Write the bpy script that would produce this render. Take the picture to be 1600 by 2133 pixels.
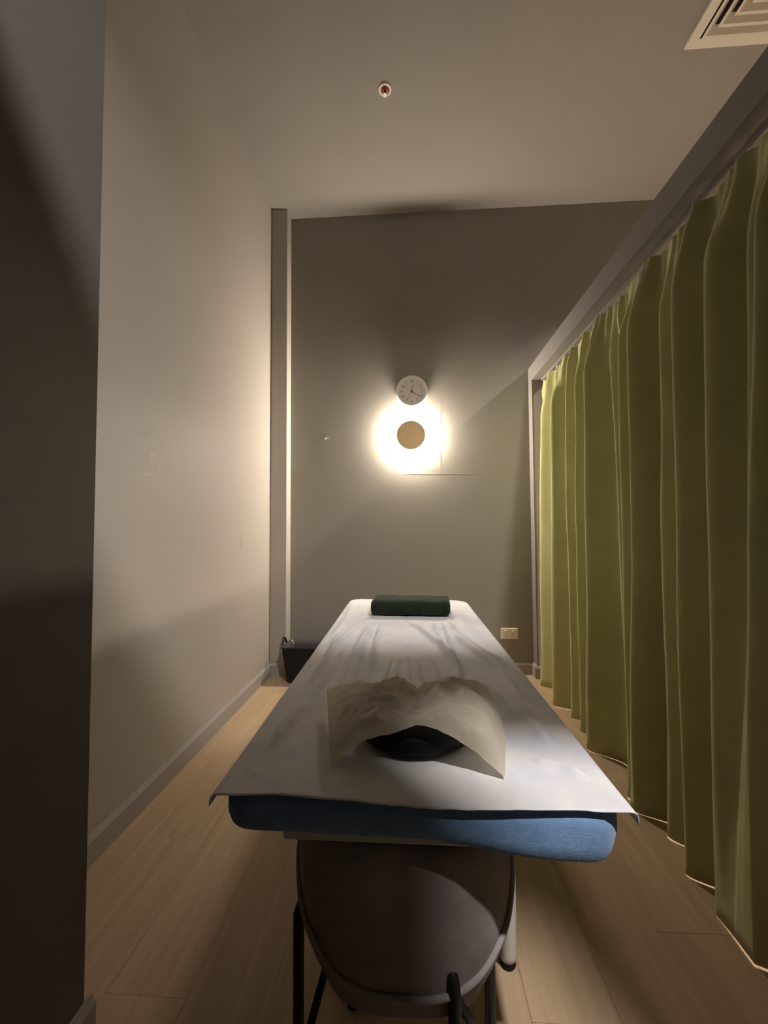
import bpy, bmesh, math, random
from mathutils import Vector, Matrix, noise
random.seed(7)
for o in list(bpy.data.objects):
    bpy.data.objects.remove(o)
sc = bpy.context.scene
C = sc.collection
V = Vector

# ------------------------------------------------------------------ camera
W_PX, H_PX, F_PX = 1600.0, 2133.0, 863.0
YAW, PITCH, ROLL = math.radians(-3.6), math.radians(2.26), math.radians(-0.33)
EYE = V((0, 0, 1.05))
cyw, syw, cp, sp, cr, sr = math.cos(YAW), math.sin(YAW), math.cos(PITCH), math.sin(PITCH), math.cos(ROLL), math.sin(ROLL)
FW = V((syw*cp, cyw*cp, sp))
RT0 = V((cyw, -syw, 0))
UP0 = RT0.cross(FW)
RT = cr*RT0 + sr*UP0
UP = -sr*RT0 + cr*UP0
cam_data = bpy.data.cameras.new('camera')
cam_data.sensor_fit = 'HORIZONTAL'
cam_data.sensor_width = 36.0
cam_data.lens = 36.0*F_PX/W_PX
cam_data.clip_start = 0.02
cam = bpy.data.objects.new('camera', cam_data)
C.objects.link(cam)
M = Matrix((RT, UP, -FW)).transposed().to_4x4()
M.translation = EYE
cam.matrix_world = M
sc.camera = cam

# ------------------------------------------------------------------ world, exposure
wd = bpy.data.worlds.new('world')
sc.world = wd
wd.use_nodes = True
wd.node_tree.nodes['Background'].inputs[0].default_value = (1.0, 0.88, 0.78, 1)
wd.node_tree.nodes['Background'].inputs[1].default_value = 0.0
sc.view_settings.view_transform = 'Standard'
sc.view_settings.look = 'None'
sc.view_settings.gamma = 1
sc.view_settings.use_curve_mapping = False
sc.view_settings.exposure = 0.0

LAMP_POWER = 2650.0          # radiance of the ring behind the wooden disc
ROOM_LIGHT = 110.0           # downlight of the next room, shining over the partition
HALL_LIGHT = 118.0           # downlight of the hall behind the doorway
ROOM_LIGHT_POS = V((2.375, 2.0, 3.45))
HALL_LIGHT_POS = V((1.02, -0.57, 3.45))


# pixel -> point on a plane of the room
def ray(x, y):
    return (x-W_PX/2)/F_PX*RT - (y-H_PX/2)/F_PX*UP + FW
def onz(x, y, z):
    d = ray(x, y); return EYE + d*((z-EYE.z)/d.z)
def ony(x, y, Y):
    d = ray(x, y); return EYE + d*(Y/d.y)
def onx(x, y, X):
    d = ray(x, y); return EYE + d*(X/d.x)


# ------------------------------------------------------------------ materials
def mat(name, col, rough=0.6, spec=0.3, metal=0.0, bump=0.0, bscale=200.0, var=0.0, vscale=3.0, sheen=0.0, emit=None, estr=0.0, trans=0.0):
    m = bpy.data.materials.new(name)
    m.use_nodes = True
    nt = m.node_tree
    b = nt.nodes['Principled BSDF']
    b.inputs['Roughness'].default_value = rough
    b.inputs['Specular IOR Level'].default_value = spec
    b.inputs['Metallic'].default_value = metal
    b.inputs['Base Color'].default_value = (*col, 1)
    if sheen:
        b.inputs['Sheen Weight'].default_value = sheen
        b.inputs['Sheen Roughness'].default_value = 0.4
    if emit:
        b.inputs['Emission Color'].default_value = (*emit, 1)
        b.inputs['Emission Strength'].default_value = estr
    tc = nt.nodes.new('ShaderNodeTexCoord')
    if var:
        n = nt.nodes.new('ShaderNodeTexNoise')
        n.inputs['Scale'].default_value = vscale
        n.inputs['Detail'].default_value = 4
        nt.links.new(tc.outputs['Object'], n.inputs['Vector'])
        r = nt.nodes.new('ShaderNodeValToRGB')
        r.color_ramp.elements[0].position = 0.3
        r.color_ramp.elements[1].position = 0.7
        r.color_ramp.elements[0].color = (*[c*(1-var) for c in col], 1)
        r.color_ramp.elements[1].color = (*[min(1, c*(1+var)) for c in col], 1)
        nt.links.new(n.outputs['Fac'], r.inputs['Fac'])
        nt.links.new(r.outputs['Color'], b.inputs['Base Color'])
    if bump:
        n2 = nt.nodes.new('ShaderNodeTexNoise')
        n2.inputs['Scale'].default_value = bscale
        n2.inputs['Detail'].default_value = 3
        nt.links.new(tc.outputs['Object'], n2.inputs['Vector'])
        bp = nt.nodes.new('ShaderNodeBump')
        bp.inputs['Strength'].default_value = bump
        bp.inputs['Distance'].default_value = 0.002
        nt.links.new(n2.outputs['Fac'], bp.inputs['Height'])
        nt.links.new(bp.outputs['Normal'], b.inputs['Normal'])
    if trans:
        tr = nt.nodes.new('ShaderNodeBsdfTranslucent')
        tr.inputs['Color'].default_value = (*col, 1)
        mx = nt.nodes.new('ShaderNodeMixShader')
        mx.inputs[0].default_value = trans
        nt.links.new(b.outputs[0], mx.inputs[1])
        nt.links.new(tr.outputs[0], mx.inputs[2])
        nt.links.new(mx.outputs[0], nt.nodes['Material Output'].inputs[0])
    return m


def spot_marks(m, marks):
    """stains on the paint: (centre, axis, half length, half width, colour, strength) in object space"""
    nt = m.node_tree
    b = nt.nodes['Principled BSDF']
    tc = [n for n in nt.nodes if n.type == 'TEX_COORD'][0]
    src = b.inputs['Base Color'].links[0].from_socket
    wob = nt.nodes.new('ShaderNodeTexNoise')
    wob.inputs['Scale'].default_value = 55
    nt.links.new(tc.outputs['Object'], wob.inputs['Vector'])
    for c, ax, hl, hw, col, st in marks:
        sub = nt.nodes.new('ShaderNodeVectorMath'); sub.operation = 'SUBTRACT'
        nt.links.new(tc.outputs['Object'], sub.inputs[0]); sub.inputs[1].default_value = c
        dot = nt.nodes.new('ShaderNodeVectorMath'); dot.operation = 'DOT_PRODUCT'
        nt.links.new(sub.outputs[0], dot.inputs[0]); dot.inputs[1].default_value = V(ax).normalized()
        ln = nt.nodes.new('ShaderNodeVectorMath'); ln.operation = 'LENGTH'
        nt.links.new(sub.outputs[0], ln.inputs[0])
        def mth(op, a, bb=None):
            n = nt.nodes.new('ShaderNodeMath'); n.operation = op
            for i, v in enumerate((a, bb)):
                if v is None: continue
                if isinstance(v, (int, float)): n.inputs[i].default_value = v
                else: nt.links.new(v, n.inputs[i])
            return n.outputs[0]
        d2 = mth('POWER', dot.outputs['Value'], 2.0)
        p2 = mth('SUBTRACT', mth('POWER', ln.outputs['Value'], 2.0), d2)
        s = mth('ADD', mth('DIVIDE', d2, hl*hl), mth('DIVIDE', p2, hw*hw))
        s = mth('ADD', s, mth('MULTIPLY', wob.outputs['Fac'], 0.9))
        mr = nt.nodes.new('ShaderNodeMapRange')
        mr.inputs['From Min'].default_value = 1.5
        mr.inputs['From Max'].default_value = 0.4
        mr.inputs['To Max'].default_value = st
        nt.links.new(s, mr.inputs['Value'])
        mx = nt.nodes.new('ShaderNodeMix'); mx.data_type = 'RGBA'
        nt.links.new(mr.outputs[0], mx.inputs[0])
        nt.links.new(src, mx.inputs[6]); mx.inputs[7].default_value = (*col, 1)
        src = mx.outputs[2]
    nt.links.new(src, b.inputs['Base Color'])


PAINT_LIGHT = (0.40, 0.37, 0.33)
PAINT = (0.275, 0.256, 0.227)
m_wall_left = mat('left_wall_paint', PAINT_LIGHT, 0.55, 0.25, bump=0.06, bscale=260, var=0.03, vscale=1.6)
m_wall = mat('wall_paint', PAINT, 0.6, 0.2, bump=0.10, bscale=230, var=0.03, vscale=2.0)
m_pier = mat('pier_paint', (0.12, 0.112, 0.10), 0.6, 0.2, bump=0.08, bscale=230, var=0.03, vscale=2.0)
m_ceil = mat('ceiling_paint', (0.275, 0.252, 0.23), 0.75, 0.15, bump=0.05, bscale=200, var=0.02)
m_trim = mat('trim_paint', (0.20, 0.185, 0.178), 0.45, 0.3, bump=0.02)
m_skirt = mat('skirting_paint', (0.33, 0.305, 0.285), 0.45, 0.3, bump=0.02)
m_floor_under = mat('floor_underlay', (0.10, 0.075, 0.05), 0.9, 0.1, bump=0.1)
m_curtain = mat('curtain_fabric', (0.46, 0.455, 0.23), 0.85, 0.12, bump=0.12, bscale=900, var=0.06, vscale=6, sheen=0.25)
m_sheet = mat('sheet_nonwoven', (0.74, 0.74, 0.78), 0.85, 0.1, bump=0.10, bscale=500, var=0.03, vscale=9, trans=0.18)
m_pad = mat('pad_blue_terry', (0.17, 0.29, 0.50), 0.95, 0.05, bump=0.6, bscale=700, var=0.12, vscale=60, sheen=0.3)
m_towel = mat('towel_green_terry', (0.018, 0.030, 0.018), 1.0, 0.02, bump=0.9, bscale=600, var=0.3, vscale=70, sheen=0.25)
m_paper = mat('paper_nonwoven', (0.80, 0.745, 0.62), 0.9, 0.08, bump=0.12, bscale=700, var=0.03, vscale=25, trans=0.55)
m_black_pad = mat('black_vinyl', (0.008, 0.008, 0.009), 0.6, 0.2, bump=0.1)
m_white_metal = mat('white_metal', (0.62, 0.61, 0.58), 0.35, 0.4, bump=0.01)
m_black_metal = mat('black_metal', (0.010, 0.010, 0.011), 0.5, 0.3, bump=0.02)
m_stool = mat('stool_fabric', (0.30, 0.265, 0.265), 0.85, 0.1, bump=0.3, bscale=500, var=0.15, vscale=14)
m_piping = mat('stool_piping', (0.33, 0.30, 0.30), 0.8, 0.1, bump=0.2)
m_basket = mat('basket_weave', (0.007, 0.006, 0.0065), 0.6, 0.3, bump=0.5, bscale=120, var=0.2, vscale=40)
m_liner = mat('liner_film', (0.060, 0.052, 0.058), 0.28, 0.5, bump=0.4, bscale=30)
m_plastic = mat('plastic_cream', (0.72, 0.66, 0.55), 0.4, 0.4, bump=0.01)
m_dark_slot = mat('slot_dark', (0.05, 0.045, 0.04), 0.6, 0.2, bump=0.01)
m_clock_case = mat('clock_case', (0.80, 0.78, 0.73), 0.35, 0.4, bump=0.01)
m_clock_face = mat('clock_face', (0.74, 0.69, 0.62), 0.6, 0.2, bump=0.01)
m_ink = mat('clock_ink', (0.30, 0.27, 0.22), 0.7, 0.1, bump=0.01)
m_hand_dark = mat('clock_hand_dark', (0.05, 0.02, 0.015), 0.5, 0.2, bump=0.01)
m_hand_red = mat('clock_hand_red', (0.35, 0.05, 0.05), 0.5, 0.2, bump=0.01)
m_lamp_wood = mat('lamp_disc_wood', (0.70, 0.53, 0.31), 0.6, 0.2, bump=0.1, bscale=60, var=0.05, vscale=20)
m_lamp_ring = mat('lamp_diffuser', (0.9, 0.9, 0.9), 0.5, 0.1, emit=(1.0, 0.86, 0.71), estr=LAMP_POWER)
m_lamp_white = mat('lamp_base_white', (0.85, 0.84, 0.8), 0.5, 0.3, bump=0.01)
m_dl_room = mat('downlight_diffuser_room', (0.9, 0.9, 0.9), 0.5, 0.1, emit=(1.0, 0.86, 0.74), estr=20)
m_dl_hall = mat('downlight_diffuser_hall', (0.9, 0.9, 0.9), 0.5, 0.1, emit=(1.0, 0.93, 0.86), estr=20)
m_vent = mat('vent_white', (0.66, 0.60, 0.52), 0.5, 0.3, bump=0.01)
m_vent_dark = mat('vent_duct', (0.02, 0.018, 0.016), 0.8, 0.1, bump=0.01)
m_chrome = mat('chrome', (0.75, 0.72, 0.66), 0.2, 0.5, metal=0.9, bump=0.005)
m_red_glass = mat('sprinkler_bulb_red', (0.25, 0.01, 0.015), 0.1, 0.5, bump=0.001)
m_rubber = mat('rubber_black', (0.012, 0.012, 0.012), 0.8, 0.1, bump=0.05)
_r = [n for n in m_sheet.node_tree.nodes if n.type == 'VALTORGB'][0].color_ramp
_r.elements[0].color = (0.70, 0.72, 0.79, 1); _r.elements[1].color = (0.82, 0.81, 0.82, 1)
_r.elements[0].position = 0.36; _r.elements[1].position = 0.60
spot_marks(m_wall_left, [
    (onx(502, 1128, -1.02), (0, 0.10, 1), 0.055, 0.007, (0.25, 0.22, 0.19), 0.8),
    (onx(316, 950, -1.02), (0, 0.05, 1), 0.016, 0.005, (0.62, 0.58, 0.52), 0.7),
    (onx(322, 948, -1.02), (0, 0.05, 1), 0.014, 0.004, (0.62, 0.58, 0.52), 0.6),
    (onx(331, 972, -1.02), (0, -0.1, 1), 0.018, 0.005, (0.60, 0.56, 0.50), 0.6),
    (onx(306, 988, -1.02), (0, 1, 0.2), 0.03, 0.006, (0.54, 0.50, 0.45), 0.4),
    (onx(318, 1000, -1.02), (0, 1, 0.2), 0.03, 0.02, (0.48, 0.45, 0.40), 0.4),
    (onx(365, 890, -1.02), (0, 1, 0.55), 0.14, 0.010, (0.46, 0.43, 0.38), 0.25),
    (onx(300, 905, -1.02), (0, 1, 0.1), 0.05, 0.02, (0.34, 0.31, 0.275), 0.4),
    (onx(495, 1055, -1.02), (0, 1, 0.1), 0.03, 0.012, (0.35, 0.32, 0.285), 0.4),
])
spot_marks(m_wall, [
    (ony(1021, 941, 3.07), (0.2, 0, 1), 0.022, 0.012, (0.34, 0.315, 0.28), 0.7),
    (ony(1012, 940, 3.07), (0.2, 0, 1), 0.02, 0.006, (0.20, 0.185, 0.165), 0.6),
    (ony(758, 905, 3.07), (0, 0, 1), 0.009, 0.008, (0.38, 0.35, 0.31), 0.8),
    (ony(924, 1004, 3.07), (0, 0, 1), 0.009, 0.009, (0.34, 0.315, 0.28), 0.7),
    (ony(688, 900, 3.07), (0.3, 0, 1), 0.012, 0.008, (0.34, 0.315, 0.28), 0.6),
])


def plank_mat(k):
    t = random.Random(k)
    g = 0.93 + 0.14*t.random()
    col = V((0.44, 0.32, 0.205))*g
    m = bpy.data.materials.new('oak_plank_%d' % k)
    m.use_nodes = True
    nt = m.node_tree
    b = nt.nodes['Principled BSDF']
    b.inputs['Roughness'].default_value = 0.42
    b.inputs['Specular IOR Level'].default_value = 0.3
    tc = nt.nodes.new('ShaderNodeTexCoord')
    mp = nt.nodes.new('ShaderNodeMapping')
    mp.inputs['Scale'].default_value = (38, 1.6, 10)
    mp.inputs['Location'].default_value = (k*3.1, k*1.7, 0)
    n = nt.nodes.new('ShaderNodeTexNoise')
    n.inputs['Scale'].default_value = 1.0
    n.inputs['Detail'].default_value = 6
    nt.links.new(tc.outputs['Object'], mp.inputs['Vector'])
    nt.links.new(mp.outputs['Vector'], n.inputs['Vector'])
    r = nt.nodes.new('ShaderNodeValToRGB')
    r.color_ramp.elements[0].position = 0.3
    r.color_ramp.elements[1].position = 0.75
    r.color_ramp.elements[0].color = (*(col*0.86), 1)
    r.color_ramp.elements[1].color = (*(col*1.10), 1)
    nt.links.new(n.outputs['Fac'], r.inputs['Fac'])
    nt.links.new(r.outputs['Color'], b.inputs['Base Color'])
    return m
m_planks = [plank_mat(k) for k in range(5)]


# ------------------------------------------------------------------ mesh helpers
def obj(name, bm, m, parent=None, smooth=False, bevel=0.0, seg=2):
    bmesh.ops.recalc_face_normals(bm, faces=bm.faces)
    me = bpy.data.meshes.new(name)
    bm.to_mesh(me); bm.free()
    me.materials.append(m)
    if smooth:
        me.polygons.foreach_set('use_smooth', [True]*len(me.polygons))
    o = bpy.data.objects.new(name, me)
    C.objects.link(o)
    if parent: 
        o.parent = parent
        o.matrix_parent_inverse = parent.matrix_basis.inverted()
    if bevel:
        md = o.modifiers.new('bevel', 'BEVEL'); md.width = bevel; md.segments = seg; md.limit_method = 'ANGLE'
    return o
def tag(o, label, cat, group=None, kind=None):
    o['label'] = label; o['category'] = cat
    if group: o['group'] = group
    if kind: o['kind'] = kind
    return o
def thing(name, label, cat, loc=(0, 0, 0), rz=0.0, group=None):
    o = bpy.data.objects.new(name, None); C.objects.link(o)
    o.location = loc; o.rotation_euler = (0, 0, rz)
    o.empty_display_size = 0.05
    return tag(o, label, cat, group)
def box(bm, a, b):
    x0, y0, z0 = a; x1, y1, z1 = b
    v = [bm.verts.new(p) for p in ((x0,y0,z0),(x1,y0,z0),(x1,y1,z0),(x0,y1,z0),(x0,y0,z1),(x1,y0,z1),(x1,y1,z1),(x0,y1,z1))]
    for f in ((0,3,2,1),(4,5,6,7),(0,1,5,4),(1,2,6,5),(2,3,7,6),(3,0,4,7)):
        bm.faces.new([v[i] for i in f])
    return v
def boxobj(name, a, b, m, parent=None, bevel=0.0, seg=2, smooth=False):
    bm = bmesh.new(); box(bm, a, b)
    return obj(name, bm, m, parent, bevel=bevel, seg=seg, smooth=smooth)
def struct(o, label, cat):
    return tag(o, label, cat, kind='structure')
def lathe(bm, prof, mtx=Matrix(), n=48, cap=True):
    """revolve (r, h) about the local z axis"""
    rings = []
    for r, h in prof:
        if r < 1e-6:
            rings.append([bm.verts.new(mtx @ V((0, 0, h)))])
        else:
            rings.append([bm.verts.new(mtx @ V((r*math.cos(2*math.pi*i/n), r*math.sin(2*math.pi*i/n), h))) for i in range(n)])
    for A, B in zip(rings, rings[1:]):
        for i in range(n):
            j = (i+1) % n
            if len(A) == 1 and len(B) == 1: continue
            if len(A) == 1: bm.faces.new((A[0], B[i], B[j]))
            elif len(B) == 1: bm.faces.new((A[i], A[j], B[0]))
            else: bm.faces.new((A[i], A[j], B[j], B[i]))
def tube(bm, pts, r, n=10, cap=True):
    pts = [V(p) for p in pts]
    rr = r if isinstance(r, (list, tuple)) else [r]*len(pts)
    rings = []
    prev = None
    for i, p in enumerate(pts):
        t = (pts[min(i+1, len(pts)-1)] - pts[max(i-1, 0)]).normalized()
        a = prev if prev else (V((0, 0, 1)) if abs(t.z) < .9 else V((1, 0, 0)))
        a = (a - t*a.dot(t)).normalized(); prev = a
        b = t.cross(a)
        rings.append([bm.verts.new(p + rr[i]*(math.cos(2*math.pi*k/n)*a + math.sin(2*math.pi*k/n)*b)) for k in range(n)])
    for A, B in zip(rings, rings[1:]):
        for k in range(n):
            bm.faces.new((A[k], A[(k+1) % n], B[(k+1) % n], B[k]))
    if cap:
        bm.faces.new(rings[0][::-1]); bm.faces.new(rings[-1])
def gridsurf(bm, nu, nv, fn):
    g = [[bm.verts.new(fn(i/(nu-1), j/(nv-1))) for i in range(nu)] for j in range(nv)]
    for j in range(nv-1):
        for i in range(nu-1):
            bm.faces.new((g[j][i], g[j][i+1], g[j+1][i+1], g[j+1][i]))
    return g
def sstep(a, b, x):
    t = max(0.0, min(1.0, (x-a)/(b-a))); return t*t*(3-2*t)
FACE_ROOM = Matrix.Rotation(math.radians(90), 4, 'X')     # local +z -> world -y (out of the back wall)
def on_back(p):
    return Matrix.Translation(p) @ FACE_ROOM

# ------------------------------------------------------------------ the setting
YB, XL, XR, ZC = 3.07, -1.02, 0.875, 3.45
P_TOP, P_HEAD, P_TH = 2.215, 2.105, 0.13
XE, YN = 3.3, -2.6          # far side of the next room, end of the hall

fl = struct(boxobj('floor', (XL-0.1, YN, -0.12), (XE, YB+0.1, -0.012), m_floor_under), 'pale oak plank floor running under the whole room', 'floor')
pw, pl = 0.19, 1.25
xx = XL-0.06
col_i = 0
pk = 0
while xx < XE:
    off = (0.0, 0.46, 0.93, 0.27, 0.71)[col_i % 5]
    yy = YB + 0.05 - off
    ya = YB + 0.05
    while ya > YN:
        yb = max(yy, YN)
        if ya - yb > 0.02:
            g = 0.0004
            bm = bmesh.new(); box(bm, (xx+g, yb+g, -0.012), (min(xx+pw, XE)-g, ya-g, random.uniform(-0.0004, 0.0)))
            obj('plank', bm, m_planks[(pk*7 + col_i*3) % 5], fl)
            pk += 1
        ya = yb
        yy = ya - pl
    xx += pw
    col_i += 1

struct(boxobj('ceiling', (XL-0.1, YN, ZC), (XE, YB+0.1, ZC+0.1), m_ceil), 'plain warm grey plaster ceiling high above the room', 'ceiling')
struct(boxobj('wall_left', (XL-0.1, YN, 0), (XL, YB+0.1, ZC), m_wall_left), 'light grey painted wall left of the massage table', 'wall')
wb = struct(boxobj('wall_back', (XL, YB, 0), (XE, YB+0.1, ZC), m_wall), 'grey painted wall behind the clock and round lamp', 'wall')
# the joints of the patched panel under the lamp: thin filler ridges on the back wall
def ridge(a, b, w, h):
    a, b = V(a), V(b); d = (b-a).normalized(); s = d.cross(V((0, -1, 0)))
    bm = bmesh.new(); n = 24
    rows = []
    for i in range(n+1):
        t = i/n
        p = a.lerp(b, t); fade = min(1, 6*t, 6*(1-t))*(0.5+0.5*noise.noise(p*30))
        rows.append([bm.verts.new(p - s*w), bm.verts.new(p + V((0, -h*max(0.1, fade), 0))), bm.verts.new(p + s*w)])
    for A, B in zip(rows, rows[1:]):
        bm.faces.new((A[0], A[1], B[1], B[0])); bm.faces.new((A[1], A[2], B[2], B[1]))
    return obj('filler_ridge', bm, m_wall, wb, smooth=True)
ridge((0.234, YB, 2.00), (0.228, YB, 1.44), 0.003, 0.0012)
ridge((-0.10, YB, 1.452), (0.52, YB, 1.444), 0.003, 0.0009)

struct(boxobj('trim_1', (XL, 2.965, 0), (-0.898, YB, ZC), m_wall_left, bevel=0.004), 'narrow boxed pipe column in the back left corner', 'column')
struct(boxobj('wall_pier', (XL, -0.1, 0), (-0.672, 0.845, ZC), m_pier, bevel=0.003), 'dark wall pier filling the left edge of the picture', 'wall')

# partition on the right: end post, header, near post; the curtain hangs in its opening
wr = bpy.data.objects.new('wall_right', None); C.objects.link(wr)
struct(wr, 'low partition wall around the wide curtained opening', 'wall')
boxobj('header', (XR, -0.1, P_HEAD), (XR+P_TH, YB, P_TOP), m_trim, wr, bevel=0.002)
boxobj('end_post', (XR, 2.985, 0), (XR+P_TH, YB, P_HEAD), m_trim, wr, bevel=0.002)
boxobj('near_post', (XR, -0.1, 0), (XR+P_TH, 0.42, P_HEAD), m_trim, wr, bevel=0.002)

# front wall behind the camera with its doorway
wf = bpy.data.objects.new('wall_front', None); C.objects.link(wf)
struct(wf, 'front wall with the doorway behind the viewer', 'wall')
boxobj('door_header', (-0.30, -0.13, 2.57), (0.84, -0.1, 2.81), m_wall, wf)
boxobj('wall_panel', (XL, -0.13, 0), (-0.30, -0.1, 2.81), m_wall, wf)
boxobj('jamb', (0.84, -0.13, 0), (XR+P_TH, -0.1, 2.81), m_wall, wf)
boxobj('wall_panel', (XR+P_TH, -0.13, 0), (XE, -0.1, 2.81), m_wall, wf)
d1 = struct(boxobj('shadow_panel', (-0.34, -0.175, 0.008), (0.712, -0.14, 2.64), m_trim, bevel=0.003), 'unseen panel added behind the viewer to block hall light', 'light blocker')  # added unseen panel: stands in for the viewer's body blocking the hall light
bm = bmesh.new(); tube(bm, [(0.65, -0.141, 0.95), (0.65, -0.112, 0.96), (0.65, -0.112, 1.14), (0.65, -0.141, 1.15)], 0.008)
obj('handle', bm, m_chrome, d1, smooth=True)
struct(boxobj('wall_far_right', (XE, YN, 0), (XE+0.1, YB+0.1, ZC), m_wall), 'far wall of the next room beyond the partition', 'wall')
struct(boxobj('wall_hall', (XL-0.1, YN-0.1, 0), (XE+0.1, YN, ZC), m_wall), 'end wall of the hall behind the doorway', 'wall')

def skirting(name, segs, label):
    """segs: (x0,y0,x1,y1,nx,ny): foot line on the wall and the normal into the room"""
    bm = bmesh.new()
    h, t = 0.088, 0.014
    for x0, y0, x1, y1, nx, ny in segs:
        prof = [(0, 0), (t, 0), (t, h-0.016), (t*0.25, h), (0, h)]
        A = [bm.verts.new((x0+nx*p, y0+ny*p, z)) for p, z in prof]
        B = [bm.verts.new((x1+nx*p, y1+ny*p, z)) for p, z in prof]
        for i in range(5):
            bm.faces.new((A[i], A[(i+1) % 5], B[(i+1) % 5], B[i]))
        bm.faces.new(A); bm.faces.new(B[::-1])
    return struct(obj(name, bm, m_skirt), label, 'skirting board')
skirting('baseboard_left', [(XL, 0.845, XL, 2.965, 1, 0)], 'grey skirting board along the left wall')
skirting('baseboard_column', [(XL+0.014, 2.965, -0.884, 2.965, 0, -1), (-0.898, 2.965, -0.898, YB, 1, 0)], 'short skirting board around the corner column')
skirting('baseboard_back', [(-0.884, YB, XR, YB, 0, -1)], 'grey skirting board along the back wall')
skirting('baseboard_right', [(XR, YB-0.014, XR, 2.975, -1, 0), (XR-0.014, 2.985, XR+P_TH, 2.985, 0, -1)], 'skirting board at the foot of the partition post')
skirting('baseboard_pier', [(-0.672, -0.1, -0.672, 0.859, 1, 0), (-0.672, 0.845, XL, 0.845, 0, 1)], 'skirting board at the foot of the dark pier')

# ------------------------------------------------------------------ wall lamp (the main light)
LP = ony(856, 905, YB-0.05); LP.y = YB
t = thing('wall_lamp', 'round wall lamp glowing behind a pale wooden disc', 'lamp', LP)
bm = bmesh.new(); lathe(bm, [(0, 0), (0.094, 0), (0.097, 0.003), (0.097, 0.0090), (0, 0.0090)], on_back(LP), 64); obj('wall_mount', bm, m_lamp_white, t)
bm = bmesh.new(); lathe(bm, [(0, 0.0095), (0.102, 0.0095), (0.104, 0.0105), (0.104, 0.0230), (0.102, 0.0240), (0, 0.0240)], on_back(LP), 72); obj('diffuser', bm, m_lamp_ring, t)
bm = bmesh.new(); lathe(bm, [(0, 0.0245), (0.106, 0.0245), (0.107, 0.026), (0.107, 0.035), (0.105, 0.038), (0, 0.038)], on_back(LP), 72); obj('disc', bm, m_lamp_wood, t)

# ------------------------------------------------------------------ clock
CP = ony(858, 815, YB-0.02); CP.y = YB
t = thing('wall_clock', 'round white wall clock above the glowing lamp', 'clock', CP)
R = 0.119
bm = bmesh.new(); lathe(bm, [(0, 0.001), (R-0.004, 0.001), (R, 0.006), (R, 0.020), (R-0.006, 0.026), (R-0.016, 0.027), (R-0.020, 0.022), (R-0.022, 0.014), (0, 0.014)], on_back(CP), 72)
obj('case', bm, m_clock_case, t, smooth=True)
bm = bmesh.new(); lathe(bm, [(0, 0.0142), (R-0.0225, 0.0142), (R-0.0225, 0.0150), (0, 0.0150)], on_back(CP), 64); face = obj('dial', bm, m_clock_face, t)
for h in range(1, 13):
    cu = bpy.data.curves.new('numeral', 'FONT'); cu.body = str(h); cu.size = 0.027; cu.align_x = 'CENTER'; cu.align_y = 'CENTER'; cu.extrude = 0.0003
    cu.offset = 0.0006
    tmp = bpy.data.objects.new('tmp', cu); C.objects.link(tmp)
    dg = bpy.context.evaluated_depsgraph_get()
    me = bpy.data.meshes.new_from_object(tmp.evaluated_get(dg))
    bpy.data.objects.remove(tmp)
    a = math.radians(90-30*h)
    me.transform(on_back(CP) @ Matrix.Translation((0.076*math.cos(a), 0.076*math.sin(a), 0.0153)))
    me.materials.clear(); me.materials.append(m_ink)
    o = bpy.data.objects.new('numeral', me); C.objects.link(o); o.parent = face
def hand(name, ang, ln, tail, w, h, m):
    bm = bmesh.new()
    d = V((math.sin(math.radians(ang)), math.cos(math.radians(ang)), 0)); s = V((d.y, -d.x, 0))
    lo = [(-tail*d - w*s), (-tail*d + w*s), (ln*d + w*0.5*s), (ln*d - w*0.5*s)]
    A = [bm.verts.new(on_back(CP) @ (p + V((0, 0, h)))) for p in lo]
    B = [bm.verts.new(on_back(CP) @ (p + V((0, 0, h+0.0008)))) for p in lo]
    bm.faces.new(A[::-1]); bm.faces.new(B)
    for i in range(4): bm.faces.new((A[i], A[(i+1) % 4], B[(i+1) % 4], B[i]))
    return obj(name, bm, m, t)
hand('hour_hand', 6, 0.050, 0.012, 0.0026, 0.0165, m_hand_dark)
hand('minute_hand', 124, 0.074, 0.014, 0.0020, 0.0178, m_hand_dark)
hand('second_hand', 208, 0.080, 0.022, 0.0009, 0.0190, m_hand_red)
bm = bmesh.new(); lathe(bm, [(0, 0.0148), (0.0045, 0.0148), (0.0045, 0.0202), (0, 0.0208)], on_back(CP), 16); obj('pivot', bm, m_hand_dark, t)

# ------------------------------------------------------------------ ceiling fittings
def downlight(name, pos, m, watts, beam, colr, label):
    t = thing(name, label, 'lamp', pos, group=None)
    dn = Matrix.Translation(pos) @ Matrix.Rotation(math.pi, 4, 'X')
    bm = bmesh.new(); lathe(bm, [(0.048, 0.0), (0.070, 0.0), (0.070, 0.004), (0.052, 0.010), (0.048, 0.010), (0.048, 0.0)], dn, 40); obj('trim_ring', bm, m_plastic, t)
    bm = bmesh.new(); lathe(bm, [(0, 0.001), (0.0475, 0.001), (0.0475, 0.006), (0, 0.006)], dn, 32); obj('diffuser', bm, m, t)
    ld = bpy.data.lights.new('lamp_light', 'AREA'); ld.shape = 'DISK'; ld.size = 0.095; ld.energy = watts; ld.color = colr; ld.spread = math.radians(beam)
    lo_ = bpy.data.objects.new('lamp_light', ld); C.objects.link(lo_); lo_.parent = t; lo_.location = (0, 0, -0.012)
    return t
downlight('ceiling_downlight', ROOM_LIGHT_POS, m_dl_room, ROOM_LIGHT, 124, (1.0, 0.86, 0.74), 'round ceiling downlight over the next room beyond the partition')
downlight('ceiling_downlight', HALL_LIGHT_POS, m_dl_hall, HALL_LIGHT, 155, (1.0, 0.93, 0.88), 'round ceiling downlight over the hall behind the doorway')

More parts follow.
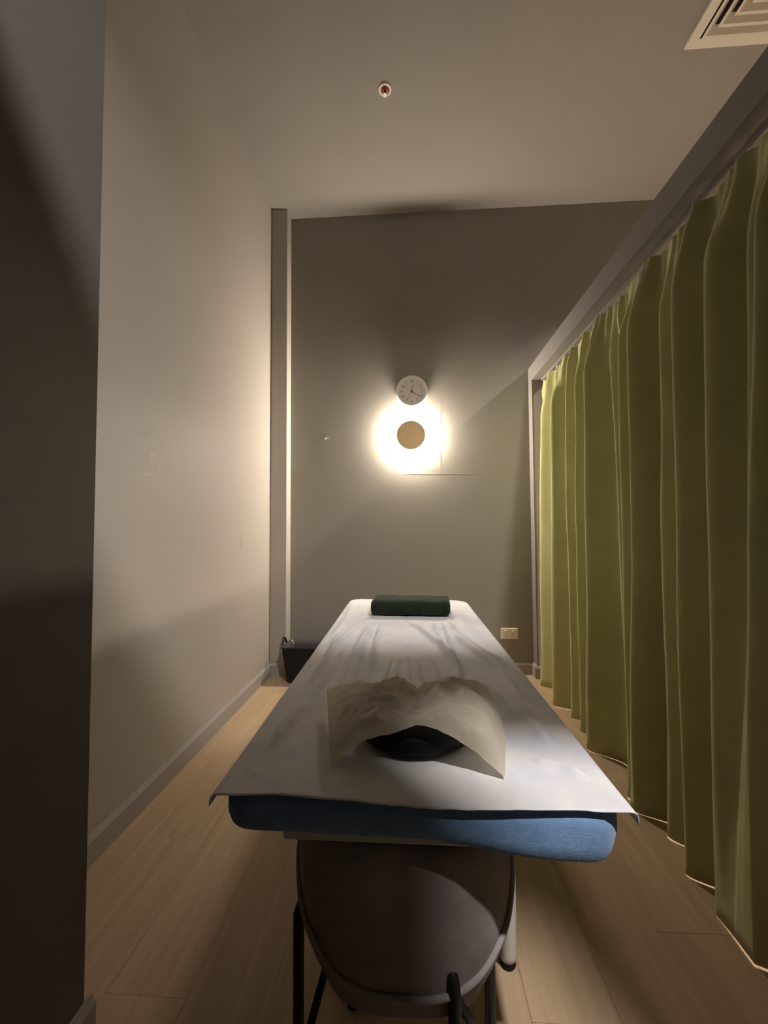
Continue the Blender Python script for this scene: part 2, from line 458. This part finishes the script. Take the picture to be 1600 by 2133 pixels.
# square supply-air diffuser
VX0, VY1, VS = 1.384, 2.069, 0.595
t = thing('air_vent', 'square white air vent with nested louvres in the ceiling', 'air vent', (VX0+VS/2, VY1-VS/2, ZC))
def frame_ring(bm, cx, cy, ho, hi, zo, zi, th=0.003, lip=None):
    """sloping square ring: outer half-size ho at zo, inner hi at zi"""
    def sq(h, z): return [bm.verts.new((cx+sx*h, cy+sy*h, z)) for sx, sy in ((-1,-1),(1,-1),(1,1),(-1,1))]
    R4 = [sq(ho, zo), sq(hi, zi), sq(hi, zi+th), sq(ho, zo+th)]
    for a in range(4):
        A, B = R4[a], R4[(a+1) % 4]
        for i in range(4):
            bm.faces.new((A[i], A[(i+1) % 4], B[(i+1) % 4], B[i]))
cxv, cyv, hv = VX0+VS/2, VY1-VS/2, VS/2
bm = bmesh.new(); box(bm, (VX0+0.01, VY1-VS+0.01, ZC-0.0045), (VX0+VS-0.01, VY1-0.01, ZC-0.0005)); obj('duct_plate', bm, m_vent_dark, t)
bm = bmesh.new()
frame_ring(bm, cxv, cyv, hv, hv-0.045, ZC-0.020, ZC-0.022, 0.004)
frame_ring(bm, cxv, cyv, hv, hv-0.003, ZC-0.018, ZC-0.001, 0.0008)
obj('frame', bm, m_vent, t)
for k in range(5):
    ho = hv-0.050-0.044*k
    bm = bmesh.new(); frame_ring(bm, cxv, cyv, ho, ho-0.013, ZC-0.031, ZC-0.030, 0.0025); frame_ring(bm, cxv, cyv, ho-0.0125, ho-0.038, ZC-0.030, ZC-0.005, 0.0025)
    obj('louvre', bm, m_vent, t)
bm = bmesh.new(); box(bm, (cxv-0.028, cyv-0.028, ZC-0.028), (cxv+0.028, cyv+0.028, ZC-0.022)); obj('centre_plate', bm, m_vent, t)

# fire sprinkler
SP = onz(802, 192, ZC-0.02); SP.z = ZC
t = thing('fire_sprinkler', 'small fire sprinkler with a red bulb in the ceiling', 'sprinkler', SP)
dn = Matrix.Translation(SP) @ Matrix.Rotation(math.pi, 4, 'X')
bm = bmesh.new(); lathe(bm, [(0.024, 0.0), (0.036, 0.0), (0.037, 0.004), (0.034, 0.010), (0.026, 0.012), (0.024, 0.004), (0.024, 0.0)], dn, 40); obj('escutcheon', bm, m_clock_case, t, smooth=True)
bm = bmesh.new(); lathe(bm, [(0, 0.0015), (0.024, 0.0015), (0.024, 0.003), (0, 0.003)], dn, 32); obj('cup', bm, m_hand_red, t)
bm = bmesh.new(); lathe(bm, [(0, 0.004), (0.004, 0.005), (0.0065, 0.014), (0.006, 0.024), (0.003, 0.030), (0, 0.031)], dn, 16); obj('bulb', bm, m_red_glass, t, smooth=True)
for s in (-1, 1):
    bm = bmesh.new(); tube(bm, [SP+V((s*0.012, 0, -0.002)), SP+V((s*0.013, 0, -0.018)), SP+V((s*0.009, 0, -0.030)), SP+V((s*0.002, 0, -0.035))], 0.0022, 8); obj('frame_arm', bm, m_chrome, t, smooth=True)
bm = bmesh.new(); lathe(bm, [(0, 0.034), (0.012, 0.034), (0.014, 0.0365), (0.012, 0.038), (0, 0.038)], dn, 24); obj('deflector', bm, m_chrome, t)

# ------------------------------------------------------------------ power point and wall knob
GP = ony(1060.5, 1319.5, YB); 
t = thing('power_outlet', 'cream double power outlet low on the back wall', 'power outlet', GP)
boxobj('plate', (GP.x-0.060, YB-0.010, GP.z-0.038), (GP.x+0.060, YB, GP.z+0.038), m_plastic, t, bevel=0.004, seg=3)
for s in (-1, 1):
    boxobj('rocker', (GP.x+s*0.026-0.008, YB-0.0145, GP.z+0.012), (GP.x+s*0.026+0.008, YB-0.009, GP.z+0.024), m_plastic, t, bevel=0.0015)
    for a, dx, dz in ((35, -0.006, -0.008), (-35, 0.006, -0.008), (0, 0, -0.020)):
        bm = bmesh.new(); box(bm, (-0.0012, -0.0008, -0.0042), (0.0012, 0.0005, 0.0042))
        bmesh.ops.transform(bm, matrix=Matrix.Translation((GP.x+s*0.026+dx, YB-0.010, GP.z+dz)) @ Matrix.Rotation(math.radians(a), 4, 'Y'), verts=bm.verts)
        obj('pin_slot', bm, m_dark_slot, t)
HP = ony(681, 913, YB)
t = thing('coat_hook', 'tiny metal hook on the back wall left of the lamp', 'hook', HP)
bm = bmesh.new(); lathe(bm, [(0, 0), (0.011, 0), (0.011, 0.003), (0, 0.004)], on_back(HP+V((0.003, 0, 0.008))), 20); obj('rose', bm, m_trim, t)
bm = bmesh.new(); tube(bm, [HP+V((0.003, -0.002, 0.008)), HP+V((0.002, -0.018, 0.006)), HP+V((-0.001, -0.030, -0.004)), HP+V((-0.003, -0.031, -0.016)), HP+V((-0.004, -0.040, -0.006))], [0.004, 0.004, 0.0045, 0.0045, 0.004], 10); obj('hook_arm', bm, m_chrome, t, smooth=True)

# ------------------------------------------------------------------ massage table
TZ = 0.615                                   # top of the blue pad
NL, NR = V((-0.316, 0.672)), V((0.327, 0.662))
FL, FR = V((-0.352, 2.530)), V((0.312, 2.490))
def tp(u, v):                                # u across 0..1, v along 0..1 (head end to foot end)
    a = NL.lerp(NR, u); b = FL.lerp(FR, u); p = a.lerp(b, v); return p
t = thing('massage_table', 'narrow massage table with blue padding and white legs', 'massage table', (0.0, 1.58, 0))
def corner_in(u, v):                         # rounds the corners of the top in plan
    du, dv = min(u, 1-u)*0.65, min(v, 1-v)*1.85
    return du, dv
def pad_shape(u, v, z, bulge):
    p = tp(u, v); return V((p.x, p.y, z))
bm = bmesh.new()
nu, nv = 40, 60
TH = 0.058
def pad_sag(u):                              # the terry cover sags below the right half of the near edge
    return 0.016*sstep(0.5, 0.85, u)*(1-sstep(0.93, 1.0, u)) 
sec = []                                     # rings round the outline, lofted over the thickness
def outline(inset, n=160):
    pts = []
    hw, hl, rc = 0.5, 0.5, 0.055
    cw, cl = 0.66, 1.85
    per = []
    # rounded rectangle in metres, then mapped to the trapezoid
    w2, l2 = cw/2-inset, cl/2-inset
    r = max(0.012, rc-inset)
    for qx, qy, a0 in ((w2-r, l2-r, 0), (-(w2-r), l2-r, 90), (-(w2-r), -(l2-r), 180), (w2-r, -(l2-r), 270)):
        for k in range(9):
            a = math.radians(a0+k*90/8); per.append((qx+r*math.cos(a), qy+r*math.sin(a)))
    out = []
    m = len(per)
    for i in range(m):
        a, b = V(per[i]), V(per[(i+1) % m]); L = (b-a).length; k = max(1, int(L/0.04))
        for j in range(k): out.append(a.lerp(b, j/k))
    return [(p.x/cw+0.5, p.y/cl+0.5) for p in out]
prof = [(0.30, 0.0), (0.02, 0.0), (0.008, -0.003), (0.002, -0.010), (0.0, -0.022), (0.0, -0.038), (0.003, -0.050), (0.010, -0.056), (0.022, -TH), (0.30, -TH)]
rings = []
N = len(outline(0.0))
for ins, dz in prof:
    ol = outline(0.0)
    ring = []
    for u, v in ol:
        cu, cv = 0.5+(u-0.5)*(1-ins/0.33), 0.5+(v-0.5)*(1-ins/0.925)
        p = tp(cu, cv)
        near = 1-sstep(0.0, 0.05, cv)
        low = sstep(-0.02, -TH, dz)
        z = TZ + dz - pad_sag(cu)*near*low + 0.0015*noise.noise(V((p.x*14, p.y*14, dz*30)))
        y = p.y - 0.008*near*low*sstep(0.5, 0.8, cu)*(1-sstep(0.94, 1, cu))
        ring.append(bm.verts.new((p.x, y, z)))
    rings.append(ring)
for A, B in zip(rings, rings[1:]):
    for i in range(N):
        bm.faces.new((A[i], A[(i+1) % N], B[(i+1) % N], B[i]))
bm.faces.new(rings[0]); bm.faces.new(rings[-1][::-1])
obj('padded_top', bm, m_pad, t, smooth=True)
boxobj('under_frame', (-0.215, 0.695, TZ-TH-0.022), (0.215, 2.45, TZ-TH+0.004), m_white_metal, t, bevel=0.004)
for lx, ly in ((0.226, 1.056), (-0.216, 1.056), (0.20, 2.20), (-0.235, 2.20)):
    bm = bmesh.new()
    lathe(bm, [(0, 0.012), (0.010, 0.010), (0.018, 0.016), (0.0215, 0.030), (0.0215, TZ-TH-0.03), (0, TZ-TH-0.03)], Matrix.Translation((lx, ly, 0)), 24)
    lg = obj('leg', bm, m_white_metal, t, smooth=True)
    bm = bmesh.new(); lathe(bm, [(0, 0), (0.016, 0), (0.019, 0.004), (0.017, 0.013), (0, 0.013)], Matrix.Translation((lx, ly, 0)), 24)
    obj('rubber_foot', bm, m_rubber, lg)
for lx in (0.213, -0.2255):
    bm = bmesh.new(); tube(bm, [(lx, 1.07, 0.42), (lx, 2.19, 0.42)], 0.011, 12); obj('side_rail', bm, m_white_metal, t, smooth=True)
bm = bmesh.new(); tube(bm, [(-0.21, 2.20, 0.30), (0.18, 2.20, 0.30)], 0.011, 12); obj('cross_rail', bm, m_white_metal, t, smooth=True)

# disposable sheet over the pad
SZ = TZ+0.0045
WR = []          # wrinkle polylines in picture pixels, on the sheet's plane
for pts, a, w in [
    ([(768,1292),(735,1315),(700,1344),(672,1388),(640,1430)], 7, 10),
    ([(772,1300),(748,1345),(725,1390),(700,1440)], 5, 9),
    ([(796,1300),(784,1340),(778,1370),(770,1424)], 6, 7),
    ([(782,1300),(762,1340),(745,1390),(735,1430)], 5, 7),
    ([(852,1296),(876,1312),(900,1332),(928,1356),(944,1372),(956,1400),(966,1432)], 7, 8),
    ([(924,1296),(934,1325),(940,1352),(952,1392),(958,1420)], 5, 6),
    ([(936,1292),(955,1318),(980,1344),(1010,1364),(1040,1380),(1075,1408),(1110,1440)], 7, 9),
    ([(940,1318),(975,1350),(1020,1380),(1060,1420),(1090,1460)], 6, 8),
    ([(905,1298),(915,1330),(930,1372)], 4, 6),
    ([(832,1372),(828,1395),(826,1428)], 4, 5), ([(848,1368),(850,1395),(853,1425)], 4, 5),
    ([(866,1380),(872,1405),(884,1425)], 4, 5), ([(812,1375),(806,1400),(800,1426)], 4, 5), ([(894,1370),(905,1395),(915,1420)], 4, 5),
    ([(735,1260),(722,1290),(706,1312),(690,1330)], 4, 8), ([(745,1300),(715,1320),(685,1345)], 5, 7),
    ([(720,1350),(690,1400),(655,1450)], 4, 10), ([(960,1280),(985,1310),(1010,1335)], 4, 8),
    ([(990,1420),(1030,1450),(1080,1500)], 4, 16), ([(1075,1470),(1120,1520),(1150,1560)], 4, 18),
    ([(640,1460),(600,1510),(560,1560)], 4, 16), ([(1110,1590),(1170,1600),(1230,1625)], 4, 16),
    ([(515,1600),(540,1610),(545,1630)], 0.8, 12),
]:
    WR.append(([onz(x, y, SZ).to_2d() for x, y in pts], a*0.0026, w*0.8))
CREASE = (onz(560, 1507, SZ).y, onz(680, 1508, SZ).x)
def seg_d(p, a, b):
    d = b-a; s = max(0, min(1, (p-a).dot(d)/d.dot(d))); q = a+d*s
    return (p-q).length, s
def sheet_h(p):
    h = 0.0
    for pts, a, w in WR:
        best = 9; bt = 0
        for i in range(len(pts)-1):
            d, s = seg_d(p, pts[i], pts[i+1])
            if d < best: best = d; bt = (i+s)/(len(pts)-1)
        wm = w*max(0.5, p.y-0.1)/863*1.05
        if best < 4*wm:
            e = min(1, bt*5+0.25)*min(1, (1-bt)*4)
            h += a*e*math.exp(-(best/wm)**2)
    h += 0.0016*noise.noise(V((p.x*16, p.y*9, 0))) + 0.0009*noise.noise(V((p.x*40, p.y*30, 3)))
    if p.x < CREASE[1] and p.x > -0.3: h += 0.0016*math.exp(-((p.y-CREASE[0])/0.006)**2)
    return h
bm = bmesh.new()
SU, SVN = 150, 300
over = 0.022
def sheet_fn(a, b):
    # a across, b along; beyond the table edge the cloth bends down
    s = (a-0.5)*(0.66+2*over)                # signed metres from the middle
    l = -0.004 + b*(1.86+0.05)
    u = max(0.0, min(1.0, s/0.66+0.5)); v = l/1.85
    vv = min(v, 1.0)
    p = tp(u, vv)
    dirx = (NR-NL).normalized()
    ex = max(0.0, abs(s)-0.33); ey = max(0.0, l-1.85)
    # rounded bend
    rb = 0.008
    def bend(e):
        if e <= 0: return 0.0, 0.0
        ang = min(e/rb, math.pi/2)
        out = rb*math.sin(ang); dn = rb*(1-math.cos(ang)) + max(0, e-rb*math.pi/2)
        return out, dn
    ox, dx_ = bend(ex); oy, dy_ = bend(ey)
    sg = 1 if s > 0 else -1
    flare = 0.004*noise.noise(V((p.y*3.1, sg*2.0, 0.5)))*min(1, ex/0.02)
    q = p + dirx*sg*(ox+0.003*(ex > 0)+abs(flare)) + V((0, oy))
    drop = max(dx_, dy_)
    # rounded foot-end corners and lifted head-end corner
    cornr = max(0, 0.055-(0.33-abs(s)))*max(0, 0.055-(1.85-l)) if abs(s) <= 0.33+over else 0
    z = SZ + sheet_h(V((p.x, p.y)))*(1 if ex == 0 else max(0, 1-ex/0.02)) - drop
    if v < 0.03: z += 0.002*math.sin(u*9)*(1-v/0.03)
    qy = q.y + 0.004*math.sin(u*7+0.4) if v < 0.02 else q.y
    if b > 0.93:                             # pull the corners in so that they follow the pad's rounding
        k = max(0, (abs(s)-0.275)/0.055); k2 = max(0, (l-1.795)/0.055)
        if k > 0 and k2 > 0:
            rr = math.hypot(k, k2)
            if rr > 1:
                z -= 0.03*(rr-1)
                q = q - dirx*sg*0.016*min(1, k)*(rr-1)
                qy -= 0.016*(rr-1)
    return V((q.x, qy, z))
gridsurf(bm, SU, SVN, sheet_fn)
o = obj('bed_sheet', bm, m_sheet, None, smooth=True)
tag(o, 'white wrinkled disposable sheet spread over the massage table', 'sheet')
sd = o.modifiers.new('thick', 'SOLIDIFY'); sd.thickness = 0.0012; sd.offset = 1

# ------------------------------------------------------------------ folded green towel
FA, FB = V((-0.195, 2.030)), V((0.190, 2.014))
dirx = (FB-FA).normalized(); diry = V((-dirx.y, dirx.x))
t = thing('folded_towel', 'dark green folded towel lying on the white sheet', 'towel', (0.0, 2.15, SZ+0.004))
def towel_layer(z0, z1, inset, depth, w0, w1, seed, front_bulge):
    """one folded layer: rounded slab, the fold bulging toward the viewer"""
    bm = bmesh.new()
    n = 26; nu = 40
    half = (z1-z0)/2
    loop = []
    for k in range(n):                       # cross-section in (depth, z)
        a = 2*math.pi*k/n
        ca, sa = math.cos(a), math.sin(a)
        px = math.copysign(abs(ca)**0.35, ca); pz = math.copysign(abs(sa)**0.7, sa)
        loop.append((depth/2 + px*depth/2, (z0+z1)/2 + pz*half))
    rows = []
    for i in range(nu+1):
        s = i/nu
        edge = min(s, 1-s)*(w1-w0)
        sh = math.sqrt(max(0.0, 1-(1-min(1, edge/0.018))**2))*0.5+0.5
        sh = 0.55 + 0.45*min(1, sh) if edge < 0.018 else 1
        row = []
        for d, z in loop:
            zz = (z0+z1)/2 + (z-(z0+z1)/2)*sh
            nn = noise.noise(V((s*7+seed, d*14, z*40)))*0.004
            x = w0+(w1-w0)*s
            p = FA + dirx*(x) + diry*(inset + d + nn*0.8)
            row.append(bm.verts.new((p.x, p.y, zz + nn*(0.7 if z > (z0+z1)/2 else 0.1))))
        rows.append(row)
    for A, B in zip(rows, rows[1:]):
        for k in range(n): bm.faces.new((A[k], A[(k+1) % n], B[(k+1) % n], B[k]))
    bm.faces.new(rows[0][::-1]); bm.faces.new(rows[-1])
    return bm
Z0 = SZ+0.0045
obj('lower_fold', towel_layer(Z0, Z0+0.020, 0.010, 0.20, 0.004, 0.376, 1.0, 0), m_towel, t, smooth=True)
obj('upper_fold', towel_layer(Z0+0.004, Z0+0.074, 0.0, 0.215, 0.0, 0.384, 5.0, 0), m_towel, t, smooth=True)

# ------------------------------------------------------------------ black face cushion and its paper cover
FC = V((0.008, 0.872))
t = tag(None or bpy.data.objects.new('face_cushion', None), 'black ring-shaped face cushion under the crumpled paper cover', 'cushion'); C.objects.link(t)
t.location = (FC.x, FC.y, SZ+0.003)
bm = bmesh.new()
n1, n2 = 56, 18
rg = []
for i in range(n1):
    a = 2*math.pi*i/n1
    row = []
    for k in range(n2):
        b = 2*math.pi*k/n2
        cb, sb = math.cos(b), math.sin(b)
        rr = 0.082 + 0.036*math.copysign(abs(cb)**0.8, cb)
        z = 0.026 + 0.024*math.copysign(abs(sb)**0.8, sb)
        row.append(bm.verts.new((FC.x + rr*1.00*math.cos(a), FC.y + rr*0.86*math.sin(a), SZ+0.004+z)))
    rg.append(row)
for i in range(n1):
    A, B = rg[i], rg[(i+1) % n1]
    for k in range(n2): bm.faces.new((A[k], A[(k+1) % n2], B[(k+1) % n2], B[k]))
obj('ring_pad', bm, m_black_pad, t, smooth=True)

ctrl = [
  [(690,1607,.621),(735,1562,.645),(790,1543,.665),(868,1520,.688),(930,1535,.680),(985,1572,.655),(1052,1625,.621)],
  [(686,1550,.646),(742,1528,.676),(800,1512,.690),(869,1500,.694),(940,1501,.700),(1003,1532,.682),(1053,1580,.640)],
  [(683,1490,.652),(740,1480,.688),(800,1472,.702),(870,1480,.690),(940,1468,.706),(1004,1484,.694),(1052,1540,.648)],
  [(681,1440,.650),(745,1434,.678),(832,1425,.702),(870,1441,.672),(906,1425,.704),(1000,1436,.690),(1042,1492,.652)],
]
P3 = [[onz(x, y, z) for x, y, z in row] for row in ctrl]
def cr1(p, s):
    n = len(p)-1; x = s*n; i = min(int(x), n-1); f = x-i
    a, b, c, d = p[max(i-1, 0)], p[i], p[i+1], p[min(i+2, n)]
    return 0.5*((2*b)+(c-a)*f+(2*a-5*b+4*c-d)*f*f+(3*b-a-3*c+d)*f**3)
def crumple(p):
    # faceted creases: ridged noise
    q = V((p.x*17, p.y*17, 1.3)); r = 0
    for k in range(3):
        r += (1-2*abs(noise.noise(q)))/(2**k); q = q*2.05 + V((3.1, 7.7, 0))
    return r
def paper_fn(a, b):
    cols = [cr1([P3[j][i] for j in range(4)], b) for i in range(7)]
    p = cr1(cols, a)
    edge = min(1, a*8, (1-a)*8)
    h = 0.0095*crumple(p)*edge*(0.35+0.65*min(1, b*4))
    h -= 0.006*math.exp(-((a-0.5)/0.012)**2)*sstep(0.25, 0.9, b)
    h += 0.002*math.exp(-((a-0.5)/0.02)**2)*(1-sstep(0.1, 0.4, b))
    return p + V((0, 0, h+0.004))
bm = bmesh.new()
gridsurf(bm, 90, 60, paper_fn)
o = obj('face_paper', bm, m_paper, None, smooth=True)
tag(o, 'crumpled beige paper face cover arched over the black cushion', 'paper cover')

# ------------------------------------------------------------------ upholstered stool under the head of the table
SC = ony(843, 1900, 0.865)
t = thing('tub_stool', 'grey upholstered tub stool with black legs under the massage table', 'stool', (SC.x, SC.y, 0))
zc = [(0.0, 0.205), (0.06, 0.207), (0.115, 0.222), (0.160, 0.255), (0.190, 0.305), (0.206, 0.37), (0.212, 0.43), (0.209, 0.49), (0.200, 0.520), (0.185, 0.527), (0.172, 0.515), (0.16, 0.46), (0.0, 0.44)]
def sq_(c): return math.copysign(abs(c)**0.68, c)
def ry(r, z):
    if z > 0.43 and r < 0.19: return 0.80*r
    return min(0.168, 0.10 + 0.068*sstep(0.20, 0.27, z)) if r > 0.05 else 0.06
bm = bmesh.new()
nn_ = 64
rs = []
for r, z in zc:
    if r == 0:
        rs.append([bm.verts.new((SC.x, SC.y, z))]); continue
    row = []
    for i in range(nn_):
        a = 2*math.pi*i/nn_
        w = 1 + 0.012*noise.noise(V((math.cos(a)*3, math.sin(a)*3, z*9)))
        row.append(bm.verts.new((SC.x + 0.95*r*w*sq_(math.cos(a)), SC.y + ry(r, z)*w*sq_(math.sin(a)), z)))
    rs.append(row)
for A, B in zip(rs, rs[1:]):
    for i in range(nn_):
        j = (i+1) % nn_
        if len(A) == 1: bm.faces.new((A[0], B[j], B[i]))
        elif len(B) == 1: bm.faces.new((A[i], A[j], B[0]))
        else: bm.faces.new((A[i], A[j], B[j], B[i]))
obj('seat_shell', bm, m_stool, t, smooth=True)
def shell_pt(a, z, extra=0.003):
    for (r0, z0), (r1, z1) in zip(zc[:9], zc[1:9]):
        if z0 <= z <= z1:
            r = r0+(r1-r0)*(z-z0)/(z1-z0); break
    else: r = 0.2
    return V((SC.x+(0.95*r+extra)*sq_(math.cos(a)), SC.y+(ry(r, z)+extra)*sq_(math.sin(a)), z))
bm = bmesh.new()
pp = []
for k in range(41):
    s = k/40; a = math.radians(-180+180*s)
    z = 0.47 - 0.175*math.sin(math.pi*s)**0.8
    pp.append(shell_pt(a, z))
tube(bm, pp, 0.0055, 8); obj('piping', bm, m_piping, t, smooth=True)
LG = [ony(622, 2050, 0.80), ony(947, 2060, 0.70), ony(1021, 2050, 0.85)]
LG.append(LG[0]+LG[2]-LG[1])
tops = [0.345, 0.325, 0.30, 0.30]
for q, zt in zip(LG, tops):
    qx, qy = q.x, q.y
    inn = (V((SC.x, SC.y))-V((qx, qy)))*0.25
    bm = bmesh.new(); tube(bm, [(qx, qy, 0.006), (qx, qy, zt-0.02), (qx+inn.x*0.15, qy+inn.y*0.15, zt), (qx+inn.x*0.6, qy+inn.y*0.6, zt+0.012)], 0.0105, 12)
    lg = obj('leg', bm, m_black_metal, t, smooth=True)
    bm = bmesh.new(); lathe(bm, [(0, 0), (0.013, 0), (0.014, 0.006), (0.0125, 0.02), (0, 0.02)], Matrix.Translation((qx, qy, 0)), 16); obj('foot_cap', bm, m_rubber, lg)
for i, j in ((1, 2), (3, 0)):
    bm = bmesh.new(); tube(bm, [V((LG[i].x, LG[i].y, 0.30)), V((LG[j].x, LG[j].y, 0.04))], 0.008, 10); obj('brace', bm, m_black_metal, t, smooth=True)

# ------------------------------------------------------------------ laundry basket
BX0, BX1, BY0, BY1, BH = -0.885, -0.50, 2.80, 3.03, 0.235
t = thing('laundry_basket', 'dark woven basket with loop handles beside the back wall', 'basket', ((BX0+BX1)/2, (BY0+BY1)/2, 0))
def rrect(x0, y0, x1, y1, r, z, n=6):
    out = []
    for qx, qy, a0 in ((x1-r, y1-r, 0), (x0+r, y1-r, 90), (x0+r, y0+r, 180), (x1-r, y0+r, 270)):
        for k in range(n): 
            a = math.radians(a0+90*k/(n-1)); out.append(V((qx+r*math.cos(a), qy+r*math.sin(a), z)))
    return out
def loft(bm, loops, cap0=True, cap1=True):
    R_ = [[bm.verts.new(p) for p in L] for L in loops]
    n = len(R_[0])
    for A, B in zip(R_, R_[1:]):
        for i in range(n): bm.faces.new((A[i], A[(i+1) % n], B[(i+1) % n], B[i]))
    if cap0: bm.faces.new(R_[0][::-1])
    if cap1: bm.faces.new(R_[-1])
def bk(ins, z, extra=0.0):
    tpz = 0.034*(1-z/BH)
    return rrect(BX0+tpz+ins, BY0+tpz*0.6+ins, BX1-tpz-ins, BY1-tpz*0.6-ins, 0.022, z+extra)
bm = bmesh.new()
loft(bm, [bk(0, 0.0)]+[bk(-0.0012*(k % 2), 0.012*k) for k in range(1, 19)]+[bk(0, BH-0.004), bk(0.006, BH-0.004)]+[bk(0.007, z) for z in (0.15, 0.05, 0.012)])
obj('body', bm, m_basket, t)
bm = bmesh.new()
rim = bk(0.003, BH)
tube(bm, rim+[rim[0]], 0.006, 8, cap=False); obj('rim', bm, m_basket, t, smooth=True)
bm = bmesh.new()
rows = []
base = bk(0.010, BH)
m_n = len(base); ctr = V(((BX0+BX1)/2, (BY0+BY1)/2, 0))
lo = []
for k, (z, ins) in enumerate([(BH+0.008, 0.001), (BH+0.006, 0.010), (BH-0.03, 0.012), (BH-0.08, 0.016), (BH-0.14, 0.02), (0.05, 0.03)]):
    L = []
    pts = bk(ins, max(0, z if z < BH else BH))
    dense = []
    for i in range(m_n):
        a, b = pts[i], pts[(i+1) % m_n]; kk = 8 if (b-a).length > 0.05 else 1
        for j in range(kk): dense.append(a.lerp(b, j/kk))
    for p in dense:
        q = V((p.x, p.y, z)); w = 0.006*noise.noise(V((p.x*45, p.y*45, z*12)))*(k > 1)
        d = (V((ctr.x, ctr.y, z))-q).normalized()
        L.append(q + d*(w+0.003*(k > 1)) + V((0, 0, 0.003*noise.noise(V((p.x*60, p.y*60, 9)))*(k < 2))))
    lo.append(L)
loft(bm, lo, cap0=False, cap1=True)
obj('liner', bm, m_liner, t, smooth=True)
for hx, sg in ((BX0, -1), (BX1, 1)):
    bm = bmesh.new(); cy = (BY0+BY1)/2
    pts = []
    for k in range(17):
        a = math.pi*k/16
        pts.append(V((hx+sg*(0.004+0.010*math.sin(a)), cy - 0.045*math.cos(a), BH-0.030+0.075*math.sin(a)**0.7)))
    tube(bm, pts, 0.0065, 8); obj('handle', bm, m_basket, t, smooth=True)

# ------------------------------------------------------------------ curtain
XC = 0.950
CT, CB = 2.072, 0.002
YF, YE = 2.945, 0.36                          # far end, near end (out of the picture)
# crests of the folds: picture points at top, middle and foot, on the plane of the crests
cre = [
    ([(1124, 800), (1123, 1000), (1128, 1415)], 0.060, 0.050),
    ([(1150, 772), (1153, 950), (1163, 1460)], 0.075, 0.055),
    ([(1166, 757), (1168, 950), (1183, 1400)], 0.045, 0.030),
    ([(1189, 735), (1192, 950), (1207, 1480)], 0.055, 0.035),
    ([(1224, 700), (1229, 950), (1240, 1555)], 0.080, 0.065),
    ([(1243, 680), (1262, 950), (1290, 1560)], 0.030, 0.035),
    ([(1285, 632), (1298, 950), (1322, 1630)], 0.070, 0.050),
    ([(1318, 605), (1330, 950), (1346, 1695)], 0.085, 0.060),
    ([(1364, 545), (1369, 950), (1392, 1720)], 0.055, 0.055),
    ([(1415, 490), (1423, 950), (1456, 1765)], 0.082, 0.060),
    ([(1482, 400), (1496, 950), (1532, 1840)], 0.085, 0.070),
    ([(1535, 350), (1551, 950), (1572, 1900)], 0.050, 0.050),
    ([(1585, 300), (1592, 950), (1603, 1960)], 0.080, 0.055),
]
cr3 = []
for pts, amp, wd_ in cre:
    p3 = [onx(x, y, 0.862) for x, y in pts]
    cr3.append((p3[0].y, p3[1].y, p3[2].y, amp, wd_))
yk = cr3[-1][0]
while yk > YE+0.06:
    yk -= 0.13
    cr3.append((yk, yk-0.01, yk-0.02, 0.07, 0.055))
HK = []                                       # heading hooks: pinched pleats along the tape
yk = YF-0.02
while yk > YE:
    HK.append(yk); yk -= 0.088 + 0.02*noise.noise(V((yk*9, 0, 0)))
NY, NZ = 620, 72
def curtain_fn(a, b):
    Y = YF + (YE-YF)*a
    # rows are denser near the heading
    h = b**1.6
    z = CT - (CT-CB)*h
    t_ = (CT-z)/(CT-CB)
    x = XC
    wtop = 1-sstep(0.0, 0.14, t_)
    dep = 0.0
    for y0, y1, y2, amp, w in cr3:
        yc = y0+(y1-y0)*(t_/0.45) if t_ < 0.45 else y1+(y2-y1)*((t_-0.45)/0.55)
        ww = w*(0.55+0.36*t_)
        d = (Y-yc)/ww
        if abs(d) < 3.2:
            # steeper on the far side, so the crest leans like hung cloth
            e = math.exp(-(d/(0.80 if d > 0 else 1.15))**2)
            am = 1.45*amp*(0.9+0.2*t_)*e
            dep = dep + am - 0.45*min(dep, am)
    dep = min(dep, 0.135)
    x -= dep*(1-0.72*wtop)
    # gathered heading
    g = 0.0
    for yh in HK:
        d = abs(Y-yh)
        if d < 0.07:
            g = max(g, math.exp(-(d/0.020)**2))
    x -= 0.030*g*wtop*(0.35+0.65*sstep(0.0, 0.05, t_))
    x += 0.010*wtop*math.sin(Y*150+2*math.sin(Y*31))*0.5
    z += wtop*(0.010*g - 0.004 + 0.004*noise.noise(V((Y*40, 0, 0))))*(1-sstep(0, 0.05, t_))
    x += 0.006*noise.noise(V((Y*7, z*2.0, 4)))*(1-wtop)
    z += abs(0.006*noise.noise(V((Y*5, 7, 0))))*sstep(0.9, 1.0, t_)
    Yo = Y + 0.010*noise.noise(V((Y*6, z*1.3, 8)))*(1-wtop)
    return V((x, Yo, z))
bm = bmesh.new()
gridsurf(bm, NY, NZ, curtain_fn)
t = thing('curtain', 'long olive green pleated curtain hanging across the right side', 'curtain', (XC, (YF+YE)/2, 0))
o = obj('fabric', bm, m_curtain, t, smooth=True)
sd = o.modifiers.new('thick', 'SOLIDIFY'); sd.thickness = 0.0015
bm = bmesh.new(); box(bm, (XC-0.012, YE, P_HEAD-0.016), (XC+0.012, YF+0.02, P_HEAD)); tr = obj('track', bm, m_trim, t)
for yh in HK:
    bm = bmesh.new(); tube(bm, [(XC-0.004, yh, P_HEAD-0.014), (XC-0.006, yh, P_HEAD-0.030), (XC-0.004, yh, P_HEAD-0.045), (XC+0.002, yh, P_HEAD-0.056)], 0.0022, 6)
    obj('hook', bm, m_plastic, t, smooth=True)
